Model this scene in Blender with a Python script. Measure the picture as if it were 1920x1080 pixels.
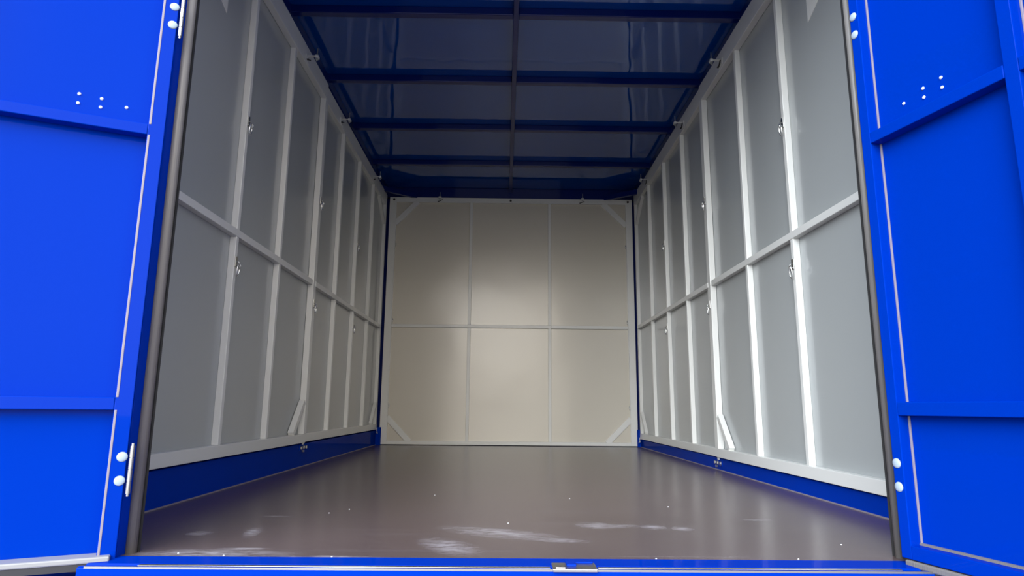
import bpy, bmesh, math, random
from mathutils import Vector, Matrix
random.seed(4)
for o in list(bpy.data.objects): bpy.data.objects.remove(o, do_unlink=True)
SC = bpy.context.scene
COL = SC.collection

# ------------------------------------------------------------------ camera
cam_d = bpy.data.cameras.new('camera'); cam = bpy.data.objects.new('camera', cam_d); COL.objects.link(cam)
yaw, pitch, roll = 0.011, 0.1845, 0.009
fw = Vector((math.sin(yaw)*math.cos(pitch), math.cos(yaw)*math.cos(pitch), math.sin(pitch)))
rt = Vector((math.cos(yaw), -math.sin(yaw), 0)); up = rt.cross(fw)
r2 = rt*math.cos(roll)+up*math.sin(roll); u2 = up*math.cos(roll)-rt*math.sin(roll)
M = Matrix.Identity(4)
for i in range(3):
    M[i][0] = r2[i]; M[i][1] = u2[i]; M[i][2] = -fw[i]
M.translation = Vector((-0.0432, -2.7196, 0.3286))
cam.matrix_world = M
cam_d.sensor_width = 36; cam_d.lens = 36*1198.8/1920; cam_d.clip_start = 0.02; cam_d.clip_end = 500
SC.camera = cam

# ------------------------------------------------------------------ sky: overcast, brighter towards the front-left
w = bpy.data.worlds.new('sky'); SC.world = w; w.use_nodes = True
nt = w.node_tree; nt.nodes.clear()
out = nt.nodes.new('ShaderNodeOutputWorld'); bg = nt.nodes.new('ShaderNodeBackground')
tc = nt.nodes.new('ShaderNodeTexCoord')
sep = nt.nodes.new('ShaderNodeSeparateXYZ'); nt.links.new(tc.outputs['Generated'], sep.inputs[0])
ramp = nt.nodes.new('ShaderNodeValToRGB')
ramp.color_ramp.elements[0].position = 0.0; ramp.color_ramp.elements[0].color = (0.22, 0.21, 0.20, 1)
ramp.color_ramp.elements[1].position = 1.0; ramp.color_ramp.elements[1].color = (1.0, 1.15, 1.5, 1)
e = ramp.color_ramp.elements.new(0.10); e.color = (0.80, 0.74, 0.64, 1)
e = ramp.color_ramp.elements.new(0.45); e.color = (0.60, 0.66, 0.80, 1)
nt.links.new(sep.outputs['Z'], ramp.inputs[0])
dot = nt.nodes.new('ShaderNodeVectorMath'); dot.operation = 'DOT_PRODUCT'
dot.inputs[1].default_value = Vector((-0.47, -0.78, 0.46)).normalized()
nt.links.new(tc.outputs['Generated'], dot.inputs[0])
mr = nt.nodes.new('ShaderNodeMapRange'); mr.inputs[1].default_value = 0.78; mr.inputs[2].default_value = 1.0
mr.inputs[3].default_value = 0; mr.inputs[4].default_value = 1; mr.interpolation_type = 'SMOOTHSTEP'
nt.links.new(dot.outputs['Value'], mr.inputs[0])
mul = nt.nodes.new('ShaderNodeMath'); mul.operation = 'MULTIPLY'; mul.inputs[1].default_value = 6.6   # SUNPATCH
nt.links.new(mr.outputs[0], mul.inputs[0])
dot2 = nt.nodes.new('ShaderNodeVectorMath'); dot2.operation = 'DOT_PRODUCT'
dot2.inputs[1].default_value = Vector((0.0, -0.985, 0.17)).normalized()
nt.links.new(tc.outputs['Generated'], dot2.inputs[0])
mr2 = nt.nodes.new('ShaderNodeMapRange'); mr2.inputs[1].default_value = 0.75; mr2.inputs[2].default_value = 1.0
mr2.inputs[3].default_value = 0; mr2.inputs[4].default_value = 2.3; mr2.interpolation_type = 'SMOOTHSTEP'
nt.links.new(dot2.outputs['Value'], mr2.inputs[0])
dot3 = nt.nodes.new('ShaderNodeVectorMath'); dot3.operation = 'DOT_PRODUCT'
dot3.inputs[1].default_value = Vector((0.82, -0.53, 0.25)).normalized()
nt.links.new(tc.outputs['Generated'], dot3.inputs[0])
mr3 = nt.nodes.new('ShaderNodeMapRange'); mr3.inputs[1].default_value = 0.88; mr3.inputs[2].default_value = 1.0
mr3.inputs[3].default_value = 0; mr3.inputs[4].default_value = 1.2; mr3.interpolation_type = 'SMOOTHSTEP'
nt.links.new(dot3.outputs['Value'], mr3.inputs[0])
prev = ramp.outputs[0]
for val, colr in ((mul, (0.90, 0.97, 1.04)), (mr2, (1.08, 0.98, 0.84)), (mr3, (0.95, 0.97, 1.0))):
    pc = nt.nodes.new('ShaderNodeVectorMath'); pc.operation = 'SCALE'; pc.inputs[0].default_value = colr
    nt.links.new(val.outputs[0], pc.inputs['Scale'])
    addc = nt.nodes.new('ShaderNodeMixRGB'); addc.blend_type = 'ADD'; addc.inputs[0].default_value = 1
    nt.links.new(prev, addc.inputs[1]); nt.links.new(pc.outputs[0], addc.inputs[2]); prev = addc.outputs[0]
nt.links.new(addc.outputs[0], bg.inputs[0]); bg.inputs[1].default_value = 1.0
nt.links.new(bg.outputs[0], out.inputs[0])
vs = SC.view_settings
SC.display_settings.display_device = 'sRGB'
vs.view_transform = 'Standard'; vs.look = 'None'; vs.gamma = 1; vs.use_curve_mapping = False
vs.exposure = 0.6

# ------------------------------------------------------------------ materials
def mat(name, color, rough=0.4, metal=0.0, coat=0.0, coat_rough=0.05, spec=0.5, bump=None, var=None):
    m = bpy.data.materials.new(name); m.use_nodes = True
    n = m.node_tree.nodes; l = m.node_tree.links; b = n['Principled BSDF']
    b.inputs['Base Color'].default_value = (*color, 1); b.inputs['Roughness'].default_value = rough
    b.inputs['Metallic'].default_value = metal; b.inputs['Coat Weight'].default_value = coat
    b.inputs['Coat Roughness'].default_value = coat_rough; b.inputs['Specular IOR Level'].default_value = spec
    t = n.new('ShaderNodeTexCoord')
    if var:   # (scale, amount): slight unevenness of the paint
        nz = n.new('ShaderNodeTexNoise'); nz.inputs['Scale'].default_value = var[0]; nz.inputs['Detail'].default_value = 4
        l.new(t.outputs['Object'], nz.inputs['Vector'])
        mx = n.new('ShaderNodeMixRGB'); mx.inputs[1].default_value = (*[c*(1-var[1]) for c in color], 1)
        mx.inputs[2].default_value = (*[min(1, c*(1+var[1])) for c in color], 1)
        l.new(nz.outputs['Fac'], mx.inputs[0]); l.new(mx.outputs[0], b.inputs['Base Color'])
    if bump:  # (scale xyz, strength, distance)
        mp = n.new('ShaderNodeMapping'); mp.inputs['Scale'].default_value = bump[0]
        nz = n.new('ShaderNodeTexNoise'); nz.inputs['Scale'].default_value = 1; nz.inputs['Detail'].default_value = 1
        l.new(t.outputs['Object'], mp.inputs[0]); l.new(mp.outputs[0], nz.inputs['Vector'])
        bp = n.new('ShaderNodeBump'); bp.inputs['Strength'].default_value = bump[1]; bp.inputs['Distance'].default_value = bump[2]
        l.new(nz.outputs['Fac'], bp.inputs['Height']); l.new(bp.outputs[0], b.inputs['Normal'])
        if coat: l.new(bp.outputs[0], b.inputs['Coat Normal'])
    return m
BLUE = mat('blue_paint', (0.0, 0.027, 0.335), 0.35, coat=0.10, coat_rough=0.03, spec=0.0, var=(3, 0.03))
BLUE_SHEET = mat('blue_door_sheet', (0.0, 0.027, 0.335), 0.45, coat=0.05, coat_rough=0.04, spec=0.0, bump=((2.2, 2.2, 1.4), 0.25, 0.01))
BLUE_ROOF = mat('blue_roof_sheet', (0.0, 0.050, 0.32), 0.3, coat=0.3, coat_rough=0.02, spec=1.0, bump=((7.0, 2.2, 2), 0.14, 0.012))
_b = BLUE_ROOF.node_tree.nodes['Principled BSDF']; _b.inputs['Roughness'].default_value = 0.04; _b.inputs['Specular Tint'].default_value = (0.40, 0.62, 1.0, 1)
BLUE_ROOF_F = mat('blue_roof_frame', (0.001, 0.010, 0.13), 0.3, coat=0.4, spec=0.2)
WHITE = mat('white_frame_paint', (0.74, 0.74, 0.71), 0.32, spec=0.5, coat=0.15)
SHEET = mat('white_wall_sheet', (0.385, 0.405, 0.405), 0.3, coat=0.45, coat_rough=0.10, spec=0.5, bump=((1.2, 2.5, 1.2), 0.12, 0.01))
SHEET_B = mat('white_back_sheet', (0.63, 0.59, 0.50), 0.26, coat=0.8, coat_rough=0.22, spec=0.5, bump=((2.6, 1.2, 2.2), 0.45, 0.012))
RUBBER = mat('grey_rubber', (0.17, 0.16, 0.15), 0.45, spec=0.5, bump=((300, 300, 8), 0.4, 0.002))
RUBBER_D = mat('dark_rubber', (0.03, 0.03, 0.03), 0.5)
RING_STEEL = mat('bright_steel', (0.85, 0.85, 0.83), 0.2, metal=0.9)
STEEL = mat('zinc_steel', (0.55, 0.55, 0.53), 0.32, metal=1.0)
STEEL_D = mat('dark_steel', (0.05, 0.05, 0.05), 0.4, metal=0.6)
CAP = mat('bolt_cap', (0.34, 0.42, 0.50), 0.45)
SCREW = mat('bright_rivet', (0.85, 0.88, 0.92), 0.25, metal=0.2)
SEALANT = mat('grey_sealant', (0.24, 0.21, 0.25), 0.5)
STRIP = mat('grey_strip', (0.30, 0.30, 0.29), 0.4)
GROUND = mat('concrete', (0.22, 0.205, 0.185), 0.9, var=(0.8, 0.15))

def floor_mat():
    m = bpy.data.materials.new('phenolic_plywood'); m.use_nodes = True
    n = m.node_tree.nodes; l = m.node_tree.links; b = n['Principled BSDF']
    t = n.new('ShaderNodeTexCoord')
    nz = n.new('ShaderNodeTexNoise'); nz.inputs['Scale'].default_value = 2.2; nz.inputs['Detail'].default_value = 1
    l.new(t.outputs['Object'], nz.inputs['Vector'])
    base = n.new('ShaderNodeMixRGB'); base.inputs[1].default_value = (0.085, 0.058, 0.058, 1); base.inputs[2].default_value = (0.12, 0.085, 0.083, 1)
    l.new(nz.outputs['Fac'], base.inputs[0])
    # dusty scuffs: stretched noise, kept to the trodden front part
    mp = n.new('ShaderNodeMapping'); mp.inputs['Scale'].default_value = (1.2, 34, 1); mp.inputs['Rotation'].default_value = (0, 0, 0.02)
    l.new(t.outputs['Object'], mp.inputs[0])
    s1 = n.new('ShaderNodeTexNoise'); s1.inputs['Scale'].default_value = 1.0; s1.inputs['Detail'].default_value = 1; s1.inputs['Roughness'].default_value = 0.4
    s1.inputs['Distortion'].default_value = 0.0
    l.new(mp.outputs[0], s1.inputs['Vector'])
    r1 = n.new('ShaderNodeMapRange'); r1.inputs[1].default_value = 0.58; r1.inputs[2].default_value = 0.9
    l.new(s1.outputs['Fac'], r1.inputs[0])
    # one large pale scuff near the middle of the front edge
    sx = n.new('ShaderNodeSeparateXYZ'); l.new(t.outputs['Object'], sx.inputs[0])
    def blob(cx, cy, rx, ry, rot):
        m2 = n.new('ShaderNodeMapping'); m2.vector_type = 'TEXTURE'
        m2.inputs['Location'].default_value = (cx, cy, 0); m2.inputs['Rotation'].default_value = (0, 0, rot); m2.inputs['Scale'].default_value = (rx*1.35, ry*1.35, 1)
        l.new(t.outputs['Object'], m2.inputs[0])
        ln = n.new('ShaderNodeVectorMath'); ln.operation = 'LENGTH'; l.new(m2.outputs[0], ln.inputs[0])
        q = n.new('ShaderNodeMapRange'); q.inputs[1].default_value = 1; q.inputs[2].default_value = 0.2; l.new(ln.outputs['Value'], q.inputs[0])
        f = n.new('ShaderNodeTexNoise'); f.inputs['Scale'].default_value = 16; f.inputs['Detail'].default_value = 7; f.inputs['Roughness'].default_value = 0.7
        m3 = n.new('ShaderNodeMapping'); m3.inputs['Scale'].default_value = (1.0, 2.6, 1); m3.inputs['Rotation'].default_value = (0, 0, -0.7)
        l.new(t.outputs['Object'], m3.inputs[0]); l.new(m3.outputs[0], f.inputs['Vector'])
        g = n.new('ShaderNodeMapRange'); g.inputs[1].default_value = 0.36; g.inputs[2].default_value = 0.60; l.new(f.outputs['Fac'], g.inputs[0])
        mm = n.new('ShaderNodeMath'); mm.operation = 'MULTIPLY'; l.new(q.outputs[0], mm.inputs[0]); l.new(g.outputs[0], mm.inputs[1])
        return mm
    acc = None
    for bb in ((-0.05, -0.93, 0.15, 0.055, -0.45), (0.10, -1.02, 0.07, 0.025, -0.2), (-0.17, -1.10, 0.10, 0.05, -1.0), (0.22, -0.81, 0.05, 0.05, -0.9), (0.28, -0.815, 0.06, 0.03, 0.0),
               (0.38, -0.83, 0.035, 0.035, -0.9), (0.46, -0.85, 0.03, 0.03, -0.9), (-0.70, -1.19, 0.16, 0.04, 0.0), (-0.45, -1.215, 0.12, 0.012, 0.0),
               (-0.83, -0.96, 0.03, 0.03, 0.0), (-0.70, -0.94, 0.02, 0.06, 0.2), (-0.64, -1.14, 0.06, 0.012, 0.0), (0.73, -0.70, 0.05, 0.012, 0.0), (-0.72, -0.69, 0.06, 0.006, 0.0)):
        x = blob(*bb)
        if acc is None: acc = x
        else:
            mx = n.new('ShaderNodeMath'); mx.operation = 'MAXIMUM'; l.new(acc.outputs[0], mx.inputs[0]); l.new(x.outputs[0], mx.inputs[1]); acc = mx
    wgt = n.new('ShaderNodeMath'); wgt.operation = 'MULTIPLY'; wgt.inputs[1].default_value = 0.22; l.new(r1.outputs[0], wgt.inputs[0])
    sm = n.new('ShaderNodeMath'); sm.operation = 'MAXIMUM'; l.new(acc.outputs[0], sm.inputs[0]); l.new(wgt.outputs[0], sm.inputs[1])
    sc = n.new('ShaderNodeMath'); sc.operation = 'MULTIPLY'; sc.inputs[1].default_value = 1.0; l.new(sm.outputs[0], sc.inputs[0])
    mix = n.new('ShaderNodeMixRGB'); mix.inputs[2].default_value = (0.34, 0.31, 0.33, 1)
    l.new(sc.outputs[0], mix.inputs[0]); l.new(base.outputs[0], mix.inputs[1]); l.new(mix.outputs[0], b.inputs['Base Color'])
    # wire mesh imprint
    v = n.new('ShaderNodeTexVoronoi'); v.inputs['Scale'].default_value = 160; v.feature = 'DISTANCE_TO_EDGE'
    l.new(t.outputs['Object'], v.inputs['Vector'])
    bp = n.new('ShaderNodeBump'); bp.inputs['Strength'].default_value = 0.25; bp.inputs['Distance'].default_value = 0.0006
    l.new(v.outputs['Distance'], bp.inputs['Height']); l.new(bp.outputs[0], b.inputs['Normal'])
    b.inputs['Roughness'].default_value = 0.25
    b.inputs['Specular IOR Level'].default_value = 0.3
    return m
FLOOR = floor_mat()

# ------------------------------------------------------------------ helpers
class MB:
    def __init__(s): s.bm = bmesh.new()
    def box(s, x0, x1, y0, y1, z0, z1, mtx=None):
        vs_ = [s.bm.verts.new(v) for v in ((x0,y0,z0),(x1,y0,z0),(x1,y1,z0),(x0,y1,z0),(x0,y0,z1),(x1,y0,z1),(x1,y1,z1),(x0,y1,z1))]
        if mtx is not None:
            for v in vs_: v.co = mtx @ v.co
        for f in ((3,2,1,0),(4,5,6,7),(0,1,5,4),(1,2,6,5),(2,3,7,6),(3,0,4,7)): s.bm.faces.new([vs_[i] for i in f])
        return s
    def prism(s, poly, axis, a0, a1):
        """poly: 2-D points in the plane across AXIS ('x': (y,z), 'y': (x,z), 'z': (x,y)), from a0 to a1"""
        def P(p, a): return {'x': (a, p[0], p[1]), 'y': (p[0], a, p[1]), 'z': (p[0], p[1], a)}[axis]
        A = [s.bm.verts.new(P(p, a0)) for p in poly]; B = [s.bm.verts.new(P(p, a1)) for p in poly]; n = len(poly)
        s.bm.faces.new(A[::-1]); s.bm.faces.new(B)
        for i in range(n): s.bm.faces.new([A[i], A[(i+1) % n], B[(i+1) % n], B[i]])
        return s
    def cyl(s, p0, p1, r, n=16, r1=None):
        p0 = Vector(p0); p1 = Vector(p1); d = p1-p0
        q = d.to_track_quat('Z', 'Y').to_matrix().to_4x4(); q.translation = (p0+p1)/2
        bmesh.ops.create_cone(s.bm, cap_ends=True, segments=n, radius1=r, radius2=r if r1 is None else r1, depth=d.length, matrix=q)
        return s
    def dome(s, c, nrm, r, h):
        q = Vector(nrm).to_track_quat('Z', 'Y').to_matrix().to_4x4(); q.translation = Vector(c)
        rings = 4; prev = None
        for k in range(rings+1):
            a = k/rings*math.pi/2; rr = r*math.cos(a); zz = h*math.sin(a)
            ring = [s.bm.verts.new(q @ Vector((rr*math.cos(t), rr*math.sin(t), zz))) for t in [i*2*math.pi/20 for i in range(20)]] if k < rings else [s.bm.verts.new(q @ Vector((0,0,h)))]
            if prev is None: s.bm.faces.new(ring[::-1])
            elif k < rings:
                for i in range(20): s.bm.faces.new([prev[i], prev[(i+1) % 20], ring[(i+1) % 20], ring[i]])
            else:
                for i in range(20): s.bm.faces.new([prev[i], prev[(i+1) % 20], ring[0]])
            prev = ring
        return s
    def tube(s, pts, r, closed=False, n=8):
        pts = [Vector(p) for p in pts]; m = len(pts); rings = []
        for i, p in enumerate(pts):
            a = pts[(i-1) % m] if closed or i > 0 else p; b = pts[(i+1) % m] if closed or i < m-1 else p
            q = (b-a).normalized().to_track_quat('Z', 'Y').to_matrix()
            if rings:  # keep the frame from twisting
                t = (b-a).normalized(); x = (last - t*last.dot(t)).normalized()
            else: t = (b-a).normalized(); x = q @ Vector((1,0,0))
            last = x; y = t.cross(x)
            rings.append([s.bm.verts.new(p + (x*math.cos(k*2*math.pi/n)+y*math.sin(k*2*math.pi/n))*r) for k in range(n)])
        for i in range(m if closed else m-1):
            A, B = rings[i], rings[(i+1) % m]
            for k in range(n): s.bm.faces.new([A[k], A[(k+1) % n], B[(k+1) % n], B[k]])
        if not closed: s.bm.faces.new(rings[0][::-1]); s.bm.faces.new(rings[-1])
        return s
    def build(s, name, m, parent=None, bevel=0.0, smooth=False, label=None):
        bmesh.ops.recalc_face_normals(s.bm, faces=s.bm.faces)
        me = bpy.data.meshes.new(name); s.bm.to_mesh(me); s.bm.free(); me.materials.append(m)
        o = bpy.data.objects.new(name, me); COL.objects.link(o)
        if smooth:
            for p in me.polygons: p.use_smooth = True
        if bevel:
            b = o.modifiers.new('bevel', 'BEVEL'); b.width = bevel; b.segments = 2; b.limit_method = 'ANGLE'; b.angle_limit = 0.9
            b.harden_normals = False
        if parent is not None: o.parent = parent
        if label: o['label'] = label
        return o
def tag(o, label, cat, group=None, kind=None):
    o['label'] = label; o['category'] = cat
    if group: o['group'] = group
    if kind: o['kind'] = kind
    return o
def empty(name, loc=(0,0,0), rz=0.0):
    o = bpy.data.objects.new(name, None); COL.objects.link(o); o.location = loc; o.rotation_euler = (0,0,rz); o.empty_display_size = 0.05
    return o
def copy_tree(o, parent=None):
    c = o.copy(); COL.objects.link(c); c.parent = parent
    for ch in list(o.children): copy_tree(ch, c)
    return c
def bar(mb, a, b, wdt, nrm, thick):
    """square tube from a to b: WDT wide in the plane, THICK along NRM (towards -nrm)"""
    a = Vector(a); b = Vector(b); n = Vector(nrm).normalized(); d = (b-a).normalized(); s = n.cross(d)
    m = Matrix.Identity(4)
    for i in range(3): m[i][0] = d[i]; m[i][1] = s[i]; m[i][2] = n[i]
    m.translation = a
    return mb.box(0, (b-a).length, -wdt/2, wdt/2, -thick, 0, m)

YF, YB = -1.20, 2.965       # opening and back wall
XW = 1.137                  # inner face of the side frames

# ------------------------------------------------------------------ ground outside
tag(MB().box(-40, 40, -40, 40, -0.45, -0.35).build('ground', GROUND), 'grey concrete ground outside, in front of the container', 'ground', kind='structure')

# ------------------------------------------------------------------ floor and threshold
tag(MB().box(-1.2, 1.2, YF-0.022, 3.12, -0.04, 0.0).build('floor', FLOOR), 'dark brown glossy plywood floor with pale scuffs near the threshold', 'floor', kind='structure')
fl = bpy.data.objects['floor']
m = MB()
for x, y in ((-0.583,-0.628),(-0.538,-0.552),(0.203,-0.267),(-0.027,-0.783),(-0.30,-0.20),(0.52,-0.45),(-0.66,-1.21),(-0.42,-1.215),(0.30,-1.213),(0.62,-1.21),(0.80,-1.05),(-0.77,-1.19)):
    m.dome((x, y, 0.0), (0,0,1), 0.0021, 0.0015)
m.build('paint_chips', SCREW, fl, label='tiny white specks')
sill = MB().prism([(-1.222, -0.1), (-1.222, 0.001), (-1.283, -0.001), (-1.287, -0.006), (-1.298, -0.006), (-1.302, -0.001), (-1.312, -0.001), (-1.316, -0.003), (-1.318, -0.04), (-1.318, -0.1)], 'x', -0.915, 0.915).box(-1.34, 1.34, -1.41, -1.20, -0.16, -0.034).build('trim_1', BLUE, bevel=0.0015)
tag(sill, 'bright blue painted steel threshold across the front edge of the brown floor', 'threshold', kind='structure')
MB().box(-0.90, 0.90, -1.3165, -1.3145, -0.004, 0.0002).build('edge_highlight', STEEL, sill, label='bright steel strip standing in for the edge highlight')  # added strip: the bright highlight along the sill's front edge, made as steel
for sgn in (-1, 1):   # steel wear strips in the groove, either side of the latch keeper
    x0, x1 = (-0.80, 0.058) if sgn < 0 else (0.158, 0.80)
    MB().box(x0, x1, -1.3005, -1.2885, -0.006, -0.0005).build('groove_strip', STEEL, sill, bevel=0.001, label='scuffed pale steel strip')
kp = MB().prism([(0.062, -1.325), (0.062, -1.268), (0.154, -1.268), (0.154, -1.325)], 'z', -0.004, 0.003).build('latch_keeper', STEEL, sill, bevel=0.0015, label='pale steel keeper plate')
MB().box(0.092, 0.112, -1.302, -1.262, 0.003, 0.007).box(0.112, 0.15, -1.275, -1.262, 0.003, 0.006).build('tongue', BLUE, kp, bevel=0.001, label='blue painted tongue')
MB().box(0.068, 0.088, -1.318, -1.306, 0.0, 0.005).build('lug', STEEL, kp, bevel=0.001)

# ------------------------------------------------------------------ side walls
def side_wall(sgn, y0, y1, posts, dz_b, zt, zm, name, label, front, lower_brace, upper_brace):
    X = lambda x: sgn*x     # x is the distance from the middle
    f = XW - (0.008 if front else 0.0)          # face of the perimeter tubes
    d = 0.034 if front else 0.03
    sh = XW + 0.027
    def B(mb, x0, x1, a, b, c, e): return mb.box(min(X(x0), X(x1)), max(X(x0), X(x1)), a, b, c, e)
    root = B(MB(), sh, sh+0.02, y0, y1, dz_b, zt).build(name, SHEET)
    tag(root, label, 'wall', kind='structure')
    B(MB(), f, f+d, y0, y1, dz_b, dz_b+0.047).build('bottom_rail', WHITE, root, bevel=0.002)
    B(MB(), f, f+d, y0, y1, zt-0.100, zt).build('top_rail', WHITE, root, bevel=0.002)
    B(MB(), XW-0.002, sh, y0+0.02, y1-0.02, zm-0.015, zm+0.015).build('middle_rail', WHITE, root, bevel=0.002)
    ends = [y1-0.035] + ([y0] if not front else [y0])
    for y in ends:
        B(MB(), f+0.001, f+d, y, y+0.035, dz_b+0.047, zt-0.100).build('end_post', WHITE, root, bevel=0.002)
    for y in posts:
        for z0, z1 in ((dz_b+0.047, zm-0.015), (zm+0.015, zt-0.100)):
            B(MB(), XW, sh, y-0.0125, y+0.0125, z0, z1).build('post', WHITE, root, bevel=0.002)
    if lower_brace:
        m = MB(); bar(m, (X(f+0.002), y1-0.04, dz_b+0.22), (X(f+0.002), y1-0.20, dz_b+0.05), 0.032, (-sgn, 0, 0), d-0.004)
        m.build('corner_brace', WHITE, root, bevel=0.002)
    if upper_brace:
        m = MB(); bar(m, (X(f+0.002), y1-0.04, zt-0.28), (X(f+0.002), y1-0.30, zt-0.11), 0.032, (-sgn, 0, 0), d-0.004)
        m.build('corner_brace', WHITE, root, bevel=0.002)
    # dark fixing hole plates and a small added plate standing in for a reflection-like pale patch high on the sheet of the front section
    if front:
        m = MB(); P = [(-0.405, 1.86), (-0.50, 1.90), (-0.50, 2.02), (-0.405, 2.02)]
        m.prism(P, 'x', X(sh-0.003), X(sh)).build('pale_patch_plate', WHITE, root, bevel=0.001)
    B(MB(), 1.19, 1.20, y0-0.02, y1+(0.16 if not front else 0.02), -0.02, 2.335).build('light_stop_skin', BLUE, root, label='unseen blue skin added against light leaks')  # unseen sheet added behind the wall to keep outside light from leaking in
    return root
G = dict()
side_wall(-1, -1.18, 0.893, [-0.71, -0.175, 0.325], 0.129, 2.246, 1.018, 'wall_left', 'front half of the dimmer left wall nearest the opening, white posts over pale sheet', True, True, False)
side_wall(-1, 0.900, 2.935, [1.376, 1.877, 2.382], 0.131, 2.243, 1.018, 'wall_left_rear', 'rear half of the dimmer left wall, white posts over pale sheet reaching the back corner', False, True, True)
side_wall(1, -1.18, 0.893, [-0.74, -0.175, 0.325], 0.070, 2.268, 1.037, 'wall_right', 'brightly daylit front half of the right wall, white posts over pale grey sheet', True, True, False)
side_wall(1, 0.900, 2.935, [1.376, 1.877, 2.382], 0.070, 2.268, 1.037, 'wall_right_rear', 'rear half of the brighter right wall, white posts over pale sheet reaching the back corner', False, True, True)

# blue curbs under the side walls
for sgn, h, nm in ((-1, 0.122, 'baseboard_left'), (1, 0.064, 'baseboard_right')):
    o = MB().box(min(sgn*1.145, sgn*1.19), max(sgn*1.145, sgn*1.19), -1.19, 2.96, 0, h).build(nm, BLUE, bevel=0.003)
    tag(o, 'tall dark blue steel curb between the brown floor and the dim left wall' if sgn < 0 else 'low blue steel curb between the brown floor and the bright right wall', 'curb', kind='structure')
    MB().box(min(sgn*1.141, sgn*1.146), max(sgn*1.141, sgn*1.146), -1.18, 2.95, 0.0, 0.004).build('sealant_line', SEALANT, o, label='thin grey sealant line')

# ------------------------------------------------------------------ back wall
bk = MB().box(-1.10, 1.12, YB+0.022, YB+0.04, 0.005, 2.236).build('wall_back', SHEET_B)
tag(bk, 'pale beige back wall of six framed sheets at the far end', 'wall', kind='structure')
T = 0.025
MB().box(-1.118, -1.055, YB, YB+T, 0.005, 2.236).build('side_post', WHITE, bk, bevel=0.002)
MB().box(1.066, 1.126, YB, YB+T, 0.005, 2.236).build('side_post', WHITE, bk, bevel=0.002)
MB().box(-1.055, 1.066, YB+0.001, YB+T, 2.190, 2.236).build('top_rail', WHITE, bk, bevel=0.002)
MB().box(-1.055, 1.066, YB+0.001, YB+T, 0.005, 0.036).build('bottom_rail', WHITE, bk, bevel=0.002)
for x in (-0.3615, 0.361):
    for z0, z1 in ((0.036, 1.024), (1.052, 2.19)): MB().box(x-0.0135, x+0.0135, YB+0.004, YB+T, z0, z1).build('post', WHITE, bk, bevel=0.002)
for x0, x1 in ((-1.055, -0.375), (-0.375, 0.3745), (0.3745, 1.066)):
    MB().box(x0, x1, YB+0.003, YB+T, 1.024, 1.052).build('middle_rail', WHITE, bk, bevel=0.002)
for a, b in (((-1.062, 1.985), (-0.86, 2.197)), ((1.07, 1.985), (0.86, 2.197)), ((-1.062, 0.235), (-0.86, 0.028)), ((1.07, 0.235), (0.86, 0.028))):
    m = MB(); bar(m, (a[0], YB+0.004, a[1]), (b[0], YB+0.004, b[1]), 0.046, (0, -1, 0), 0.02); m.build('corner_brace', WHITE, bk, bevel=0.002)
for x, z in ((-1.078, 2.212), (0.0, 2.212), (1.088, 2.212)):
    MB().cyl((x, YB, z), (x, YB-0.007, z), 0.011, 6).build('bolt', STEEL_D, bk, label='dark bolt head')
MB().box(-1.2, 1.2, 3.09, 3.10, 0.0, 2.34).build('light_stop_skin', BLUE, bk, label='unseen blue skin added against light leaks')  # unseen sheet added to close the rear against stray daylight
# blue corner posts closing the slit, dark paint carrying its shade; brighter foot bracket
for sgn in (-1, 1):
    o = MB().box(min(sgn*1.105, sgn*1.2)+0.014*(sgn > 0), max(sgn*1.105, sgn*1.2), 3.03, 3.09, 0.0, 2.24).build('trim_2' if sgn < 0 else 'trim_3', BLUE_ROOF_F, bevel=0.003)
    tag(o, 'blue corner post painted dark for the shade in the slit beside the back wall, left end' if sgn < 0 else 'blue corner post painted dark for the shade in the slit beside the back wall, right end', 'corner post', kind='structure')
    x0, x1 = (-1.150, -1.104) if sgn < 0 else (1.119, 1.150)
    MB().box(x0, x1, 2.938, 3.03, 0.0, 0.15 if sgn < 0 else 0.145).build('foot_bracket', BLUE, o, bevel=0.002, label='short bright blue foot bracket')

# ------------------------------------------------------------------ roof
ZR = 2.34
roof = MB().box(-1.22, 1.22, -1.25, 3.12, ZR, ZR+0.03).build('ceiling', BLUE_ROOF)
tag(roof, 'glossy dark blue sheet ceiling with cross bars and a centre bar', 'ceiling', kind='structure')
ys = [0.235+0.689*k for k in range(-2, 4)]
for y in ys:
    for x0, x1 in ((-1.16, -0.016), (0.012, 1.17)):
        MB().box(x0, x1, y, y+0.042, 2.298, ZR).build('cross_bar', BLUE_ROOF_F, roof, bevel=0.004)
MB().box(-0.016, 0.012, -1.2, 2.985, 2.296, ZR).build('centre_bar', BLUE_ROOF_F, roof, bevel=0.003)
for sgn in (-1, 1):
    MB().box(min(sgn*1.15, sgn*1.2), max(sgn*1.15, sgn*1.2), -1.2, 3.06, 2.28, ZR).build('side_tube', BLUE_ROOF_F, roof, bevel=0.004)
    m = MB(); bar(m, (sgn*1.17, 2.77, 2.275), (sgn*0.87, 2.985, 2.275), 0.035, (0, 0, -1), -0.045); m.build('corner_brace', BLUE_ROOF_F, roof, bevel=0.003)
MB().box(-1.2, 1.2, 2.99, 3.09, 2.243, ZR).build('rear_tube', BLUE_ROOF_F, roof, bevel=0.004)

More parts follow.
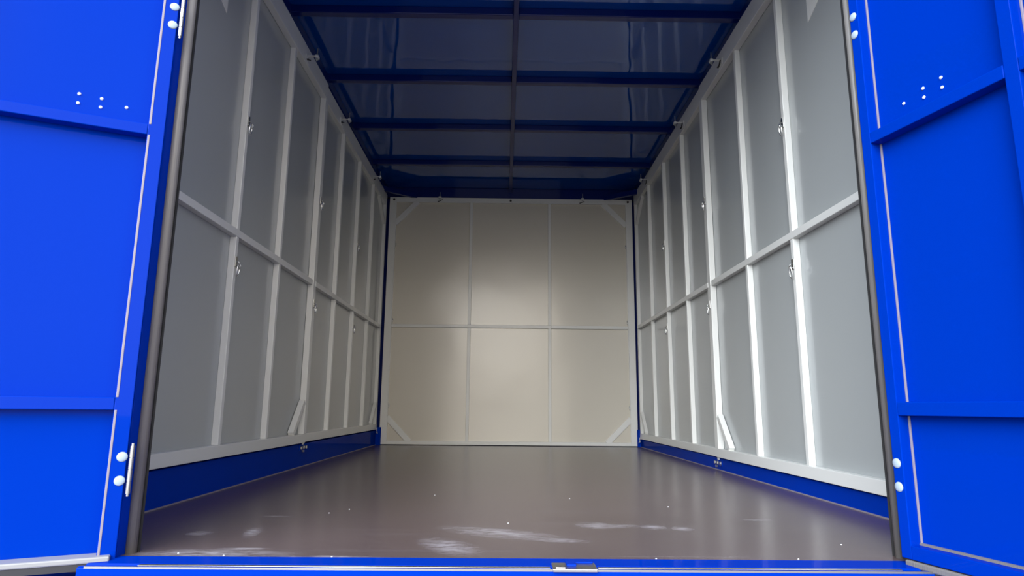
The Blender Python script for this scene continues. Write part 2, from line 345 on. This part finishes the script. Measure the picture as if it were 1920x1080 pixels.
# ------------------------------------------------------------------ front frame: jambs, header, seals
for sgn in (-1, 1):
    xi = 0.884
    if sgn < 0: jm = MB().box(-0.888, -0.884, -1.233, -1.165, -0.02, 2.2).box(-1.22, -0.902, -1.17, -1.13, -0.02, 2.34)
    else: jm = MB().box(xi, 1.22, -1.245, -1.20, -0.02, 2.34)
    o = jm.build('wall_front_left' if sgn < 0 else 'wall_front_right', BLUE, bevel=0.003)
    tag(o, 'blue steel door jamb beside the left door, dark reveal with rubber seal' if sgn < 0 else 'blue steel door jamb hidden behind the right door, with rubber seal', 'door jamb', kind='structure')
    z1 = 2.2
    sx = sgn*(0.877 if sgn < 0 else 0.8603)
    r_ = 0.0125 if sgn < 0 else 0.0088
    MB().cyl((sx, -1.19, -0.006), (sx, -1.19, z1), r_, 20).build('seal_bulb', RUBBER, o, smooth=True, label='grey round rubber seal')
    xa, xb = sorted((sgn*0.8675, sgn*0.890)) if sgn < 0 else (0.857, 0.884)
    MB().box(xa, xb, -1.176, -1.168, -0.001, z1).build('seal_lip', RUBBER_D, o, label='thin dark rubber lip')
    MB().box(min(sgn*0.875, sgn*0.9), max(sgn*0.875, sgn*0.9), -1.1995, -1.176, 0.0, z1).build('seal_base', RUBBER_D, o)
hd = MB().box(-1.22, 1.22, -1.245, -1.20, 2.2, 2.37).build('wall_front', BLUE, bevel=0.003)
tag(hd, 'blue header over the door opening, above the picture', 'header', kind='structure')

# ------------------------------------------------------------------ doors
def door(name, pin, dirx, diry, side, s_in, label, zrail, bott, strip):
    """local x runs from the hinge edge to the free edge, local y = 0 is the inner face, y<0 on the hidden side"""
    a = math.atan2(diry, dirx)
    root = empty(name, (pin[0], pin[1], 0), a)
    q = 1 if side == 'L' else -1    # +1: the camera looks from +y
    tag(root, label, 'door', kind='structure')
    def B(x0, x1, y0, y1, z0, z1): return MB().box(x0, x1, min(q*y0, q*y1), max(q*y0, q*y1), z0, z1)
    RC = -0.030; TH = -0.046; W = 0.83; H = 2.19
    c0, c1 = (0.42, 0.449) if side == 'L' else (0.350, 0.3785)
    B(-0.002, W, RC, TH, bott[0], H).build('panel', BLUE_SHEET, root)
    B(-0.003 if side == 'L' else -0.005, s_in, 0, TH, bott[0], H).build('stile', BLUE, root, bevel=0.0018)
    B(c0, c1, 0, RC, bott[1], H-0.04).build('stile', BLUE, root, bevel=0.0018)
    B(W-0.04, W+0.008, 0, TH, bott[0], H).build('stile', BLUE, root, bevel=0.0018)
    for z0, z1 in zrail+[(bott[0], bott[1]), (1.62, 1.65), (H-0.04, H)]:
        for x0, x1 in ((s_in, c0), (c1, W-0.04)):
            B(x0, x1, 0.0005, RC, z0, z1).build('rail', BLUE, root, bevel=0.0018)
    # sealant beads where sheet meets stile
    zs = sorted([bott[1]]+[z for p in zrail+[(1.62, 1.65)] for z in p]+[H-0.04])
    for i in range(0, len(zs)-1, 2):
        z0, z1 = zs[i], zs[i+1]
        for x in (s_in, c1):
            if side == 'L': b_ = B(x-0.0065, x-0.0015, 0.0008, -0.003, z0, z1) if x == s_in else B(x, x+0.004, RC+0.004, RC, z0, z1)
            else: b_ = B(x, x+0.0045, RC+0.004, RC, z0, z1)
            b_.build('sealant_bead', SEALANT, root, bevel=0.0008, label='pale sealant bead')
    if side == 'R': B(s_in, c0, RC+0.006, RC, bott[1], bott[1]+0.005).build('sealant_bead', RUBBER, root, label='dark sealant line')
    # bottom rubber and aluminium strip
    st = B(0.006, W, *strip).build('bottom_strip', STRIP if side == 'L' else RUBBER, root, bevel=0.003, label='pale grey strip along the bottom edge' if side == 'L' else 'dark grey strip along the bottom edge')
    B(0.006, W, strip[0]-0.003, strip[1], strip[2]-0.014, strip[2]+0.001).build('rubber', RUBBER_D, st, label='dark rubber under the strip')
    # bolt caps and hinges
    for zb in ((1.318, 1.268), (0.213, 0.162)):
        h = MB()
        zc = sum(zb)/2-0.002
        yk = 0.002 if side == 'L' else TH-0.004
        for k in range(4):
            z0 = zc-0.052+k*0.026; h.cyl((-0.0125, q*yk, z0+0.0007), (-0.0125, q*yk, z0+0.0253), 0.0048, 14)
        h.cyl((-0.0125, q*yk, zc-0.057), (-0.0125, q*yk, zc+0.057), 0.003, 10)
        h.build('hinge', STEEL, root, label='steel hinge knuckles')
        for z in zb:
            sx_ = 0.006
            MB().dome((sx_, 0, z), (0, q, 0), 0.0112, 0.004).build('bolt_cap', CAP, root, smooth=True, label='pale round bolt cap')
    for s_, z in ((0.090, 1.040), (0.143, 1.0295), (0.143, 1.0515), (0.189, 1.0305), (0.189, 1.054)):
        MB().dome((s_+(-0.004 if side == 'L' else 0.008), q*RC, z), (0, q, 0), 0.0042, 0.0035).build('rivet', SCREW, root, smooth=True, label='small pale rivet')
    return root
door('door_1', (-0.882, -1.245), -0.9135, -0.4067, 'L', 0.033, 'bright blue steel door swung wide open at the left edge of the picture', [(0.315, 0.343), (0.969, 0.996)], (-0.004, 0.008), (0.020, -0.03, -0.003, 0.009))
door('door_2', (0.838, -1.243), 0.2504, -0.9681, 'R', 0.022, 'darker blue steel door open at right angles at the right edge of the picture', [(0.318, 0.348), (0.968, 0.996)], (0.012, 0.041), (0.004, -0.04, -0.004, 0.010))

# ------------------------------------------------------------------ lashing rings
def make_ring():
    """hangs on a face whose outward normal is local +x; origin at the staple foot"""
    r = empty('lashing_ring')
    MB().box(0, 0.003, -0.008, 0.008, -0.012, 0.024).tube([(0.002, 0, 0.006), (0.010, 0, 0.006), (0.013, 0, 0.0), (0.010, 0, -0.006), (0.002, 0, -0.006)], 0.002).build('staple', STEEL, r, bevel=0.0005)
    pts = [(0.0105+0.002*math.sin(t), 0.009*math.cos(t), -0.022+0.021*math.sin(t)) for t in [k*2*math.pi/24 for k in range(24)]]
    MB().tube(pts, 0.0024, closed=True).build('ring', RING_STEEL, r, smooth=True, label='shiny steel ring')
    MB().tube([(0.010, 0.0, 0.002), (0.016, 0.007, -0.007), (0.012, 0.004, -0.018)], 0.002).build('hook', STEEL, r, smooth=True, label='small steel hook')
    return r
ring0 = make_ring(); used = [False]
def ring(x, y, z, rz, label, grp='lashing rings on the wall posts', sc=1.0):
    o = ring0 if not used[0] else copy_tree(ring0); used[0] = True
    o.location = (x, y, z); o.rotation_euler = (0, 0, rz); o.scale = (sc, sc, sc)
    tag(o, label, 'lashing ring', grp)
where = {-0.165: 'the post nearest the opening', 0.90: 'the broad middle post', 1.888: 'second post behind the broad one'}
for side, sgn in (('dim left wall', -1), ('bright right wall', 1)):
    for y in (-0.165, 0.90, 1.888):
        for z, hn in (((1.50 if sgn < 0 else 1.528), 'upper'), ((0.892 if sgn < 0 else 0.908), 'lower')):
            yy = {-0.165: -0.175, 0.90: 0.876, 1.888: 1.877}[y]
            xx = sgn*(XW-(0.009 if y == 0.90 else 0.0))
            ring(xx, yy, z, 0 if sgn < 0 else math.pi, '%s lashing ring on %s of the %s' % (hn, where[y], side), sc=1.2)
for x, sgn, side in ((-1.055, -1, 'left'), (1.066, 1, 'right')):
    for z, hn in ((1.80, 'topmost'), (1.10, 'middle'), (0.345, 'lowest')):
        ring(x, YB+0.008, z, 0 if sgn < 0 else math.pi, '%s small ring on the %s post of the beige back wall' % (hn, side), 'rings on the back wall posts', 0.8)

# ------------------------------------------------------------------ top clamps (origin on the rail face, local +x inwards)
def make_clamp():
    r = empty('roof_clamp')
    MB().box(0, 0.004, -0.03, 0.03, -0.035, 0.004).build('plate', WHITE, r, bevel=0.001, label='white backing plate')
    MB().box(0, 0.062, -0.008, 0.008, 0.0, 0.004).box(0.045, 0.062, -0.014, 0.014, -0.010, 0.004).build('arm', WHITE, r, bevel=0.001)
    MB().cyl((0.052, 0, -0.026), (0.052, 0, 0.048), 0.0032, 10).build('threaded_rod', STEEL, r, label='upright threaded rod')
    MB().cyl((0.052, 0, -0.018), (0.052, 0, -0.011), 0.008, 6).cyl((0.052, 0, 0.004), (0.052, 0, 0.010), 0.008, 6).build('nut', STEEL, r, label='steel nuts')
    MB().cyl((0.006, -0.02, -0.028), (0.014, -0.02, -0.028), 0.005, 8).cyl((0.006, -0.02, -0.028), (0.010, 0.022, -0.010), 0.0035, 8).build('latch_pin', STEEL_D, r, label='dark latch pin')
    return r
clamp0 = make_clamp(); cu = [False]
def clamp(x, y, z, rz, label, grp):
    o = clamp0 if not cu[0] else copy_tree(clamp0); cu[0] = True
    o.location = (x, y, z); o.rotation_euler = (0, 0, rz); tag(o, label, 'clamp', grp)
pos = ('nearest the opening', 'in the middle of the row', 'nearest the back wall')
for sgn, side, zz in ((-1, 'dim left wall', 2.190), (1, 'bright right wall', 2.214)):
    for k, y in enumerate((0.475, 1.25, 2.32) if sgn < 0 else (0.495, 1.28, 2.37)):
        clamp(sgn*(XW-(0.008 if k == 0 else 0)), y, zz, 0 if sgn < 0 else math.pi, 'white clamp on top of the %s, %s' % (side, pos[k]), 'clamps along the top rails of the side walls')
for x, side in ((-0.65, 'left'), (0.662, 'right')):
    clamp(x, YB, 2.222, -math.pi/2, 'clamp with dark threaded rod on top of the back wall, %s of the two' % side, 'clamps on the top rail of the back wall')

# ------------------------------------------------------------------ bottom bolt clips (origin on the curb, local +x inwards)
def make_clip():
    r = empty('bolt_clip')
    MB().box(0.0, 0.004, -0.010, 0.010, 0.0, 0.040).build('pin', WHITE, r, bevel=0.001, label='white upright lug')
    for y in (-0.034, 0.0, 0.034): MB().cyl((0.0, y, -0.012), (0.009, y, -0.012), 0.0085, 6).build('bolt_head', STEEL, r, bevel=0.001, label='zinc bolt head')
    MB().box(0.0, 0.003, -0.045, 0.045, -0.024, 0.0).build('plate', BLUE, r, bevel=0.001, label='blue plate')
    MB().cyl((0.004, -0.012, -0.026), (0.012, -0.012, -0.026), 0.005, 6).build('lower_bolt', STEEL, r)
    return r
clip0 = make_clip(); ku = [False]
for sgn, side, z in ((-1, 'dim left wall', 0.118), (1, 'bright right wall', 0.055)):
    for y, w_ in ((0.90, 'foot of the broad middle post'), (2.925, 'rear corner')):
        o = clip0 if not ku[0] else copy_tree(clip0); ku[0] = True
        o.location = (sgn*(1.145 if y < 2 else 1.135), y, z); o.rotation_euler = (0, 0, 0 if sgn < 0 else math.pi)
        o.scale = (1.3, 1.3, 1.3) if y < 2 else (1, 0.7, 0.7)
        tag(o, 'zinc bolts under %s of the %s' % (w_, side), 'bolt clip', 'bolt clips along the curbs')
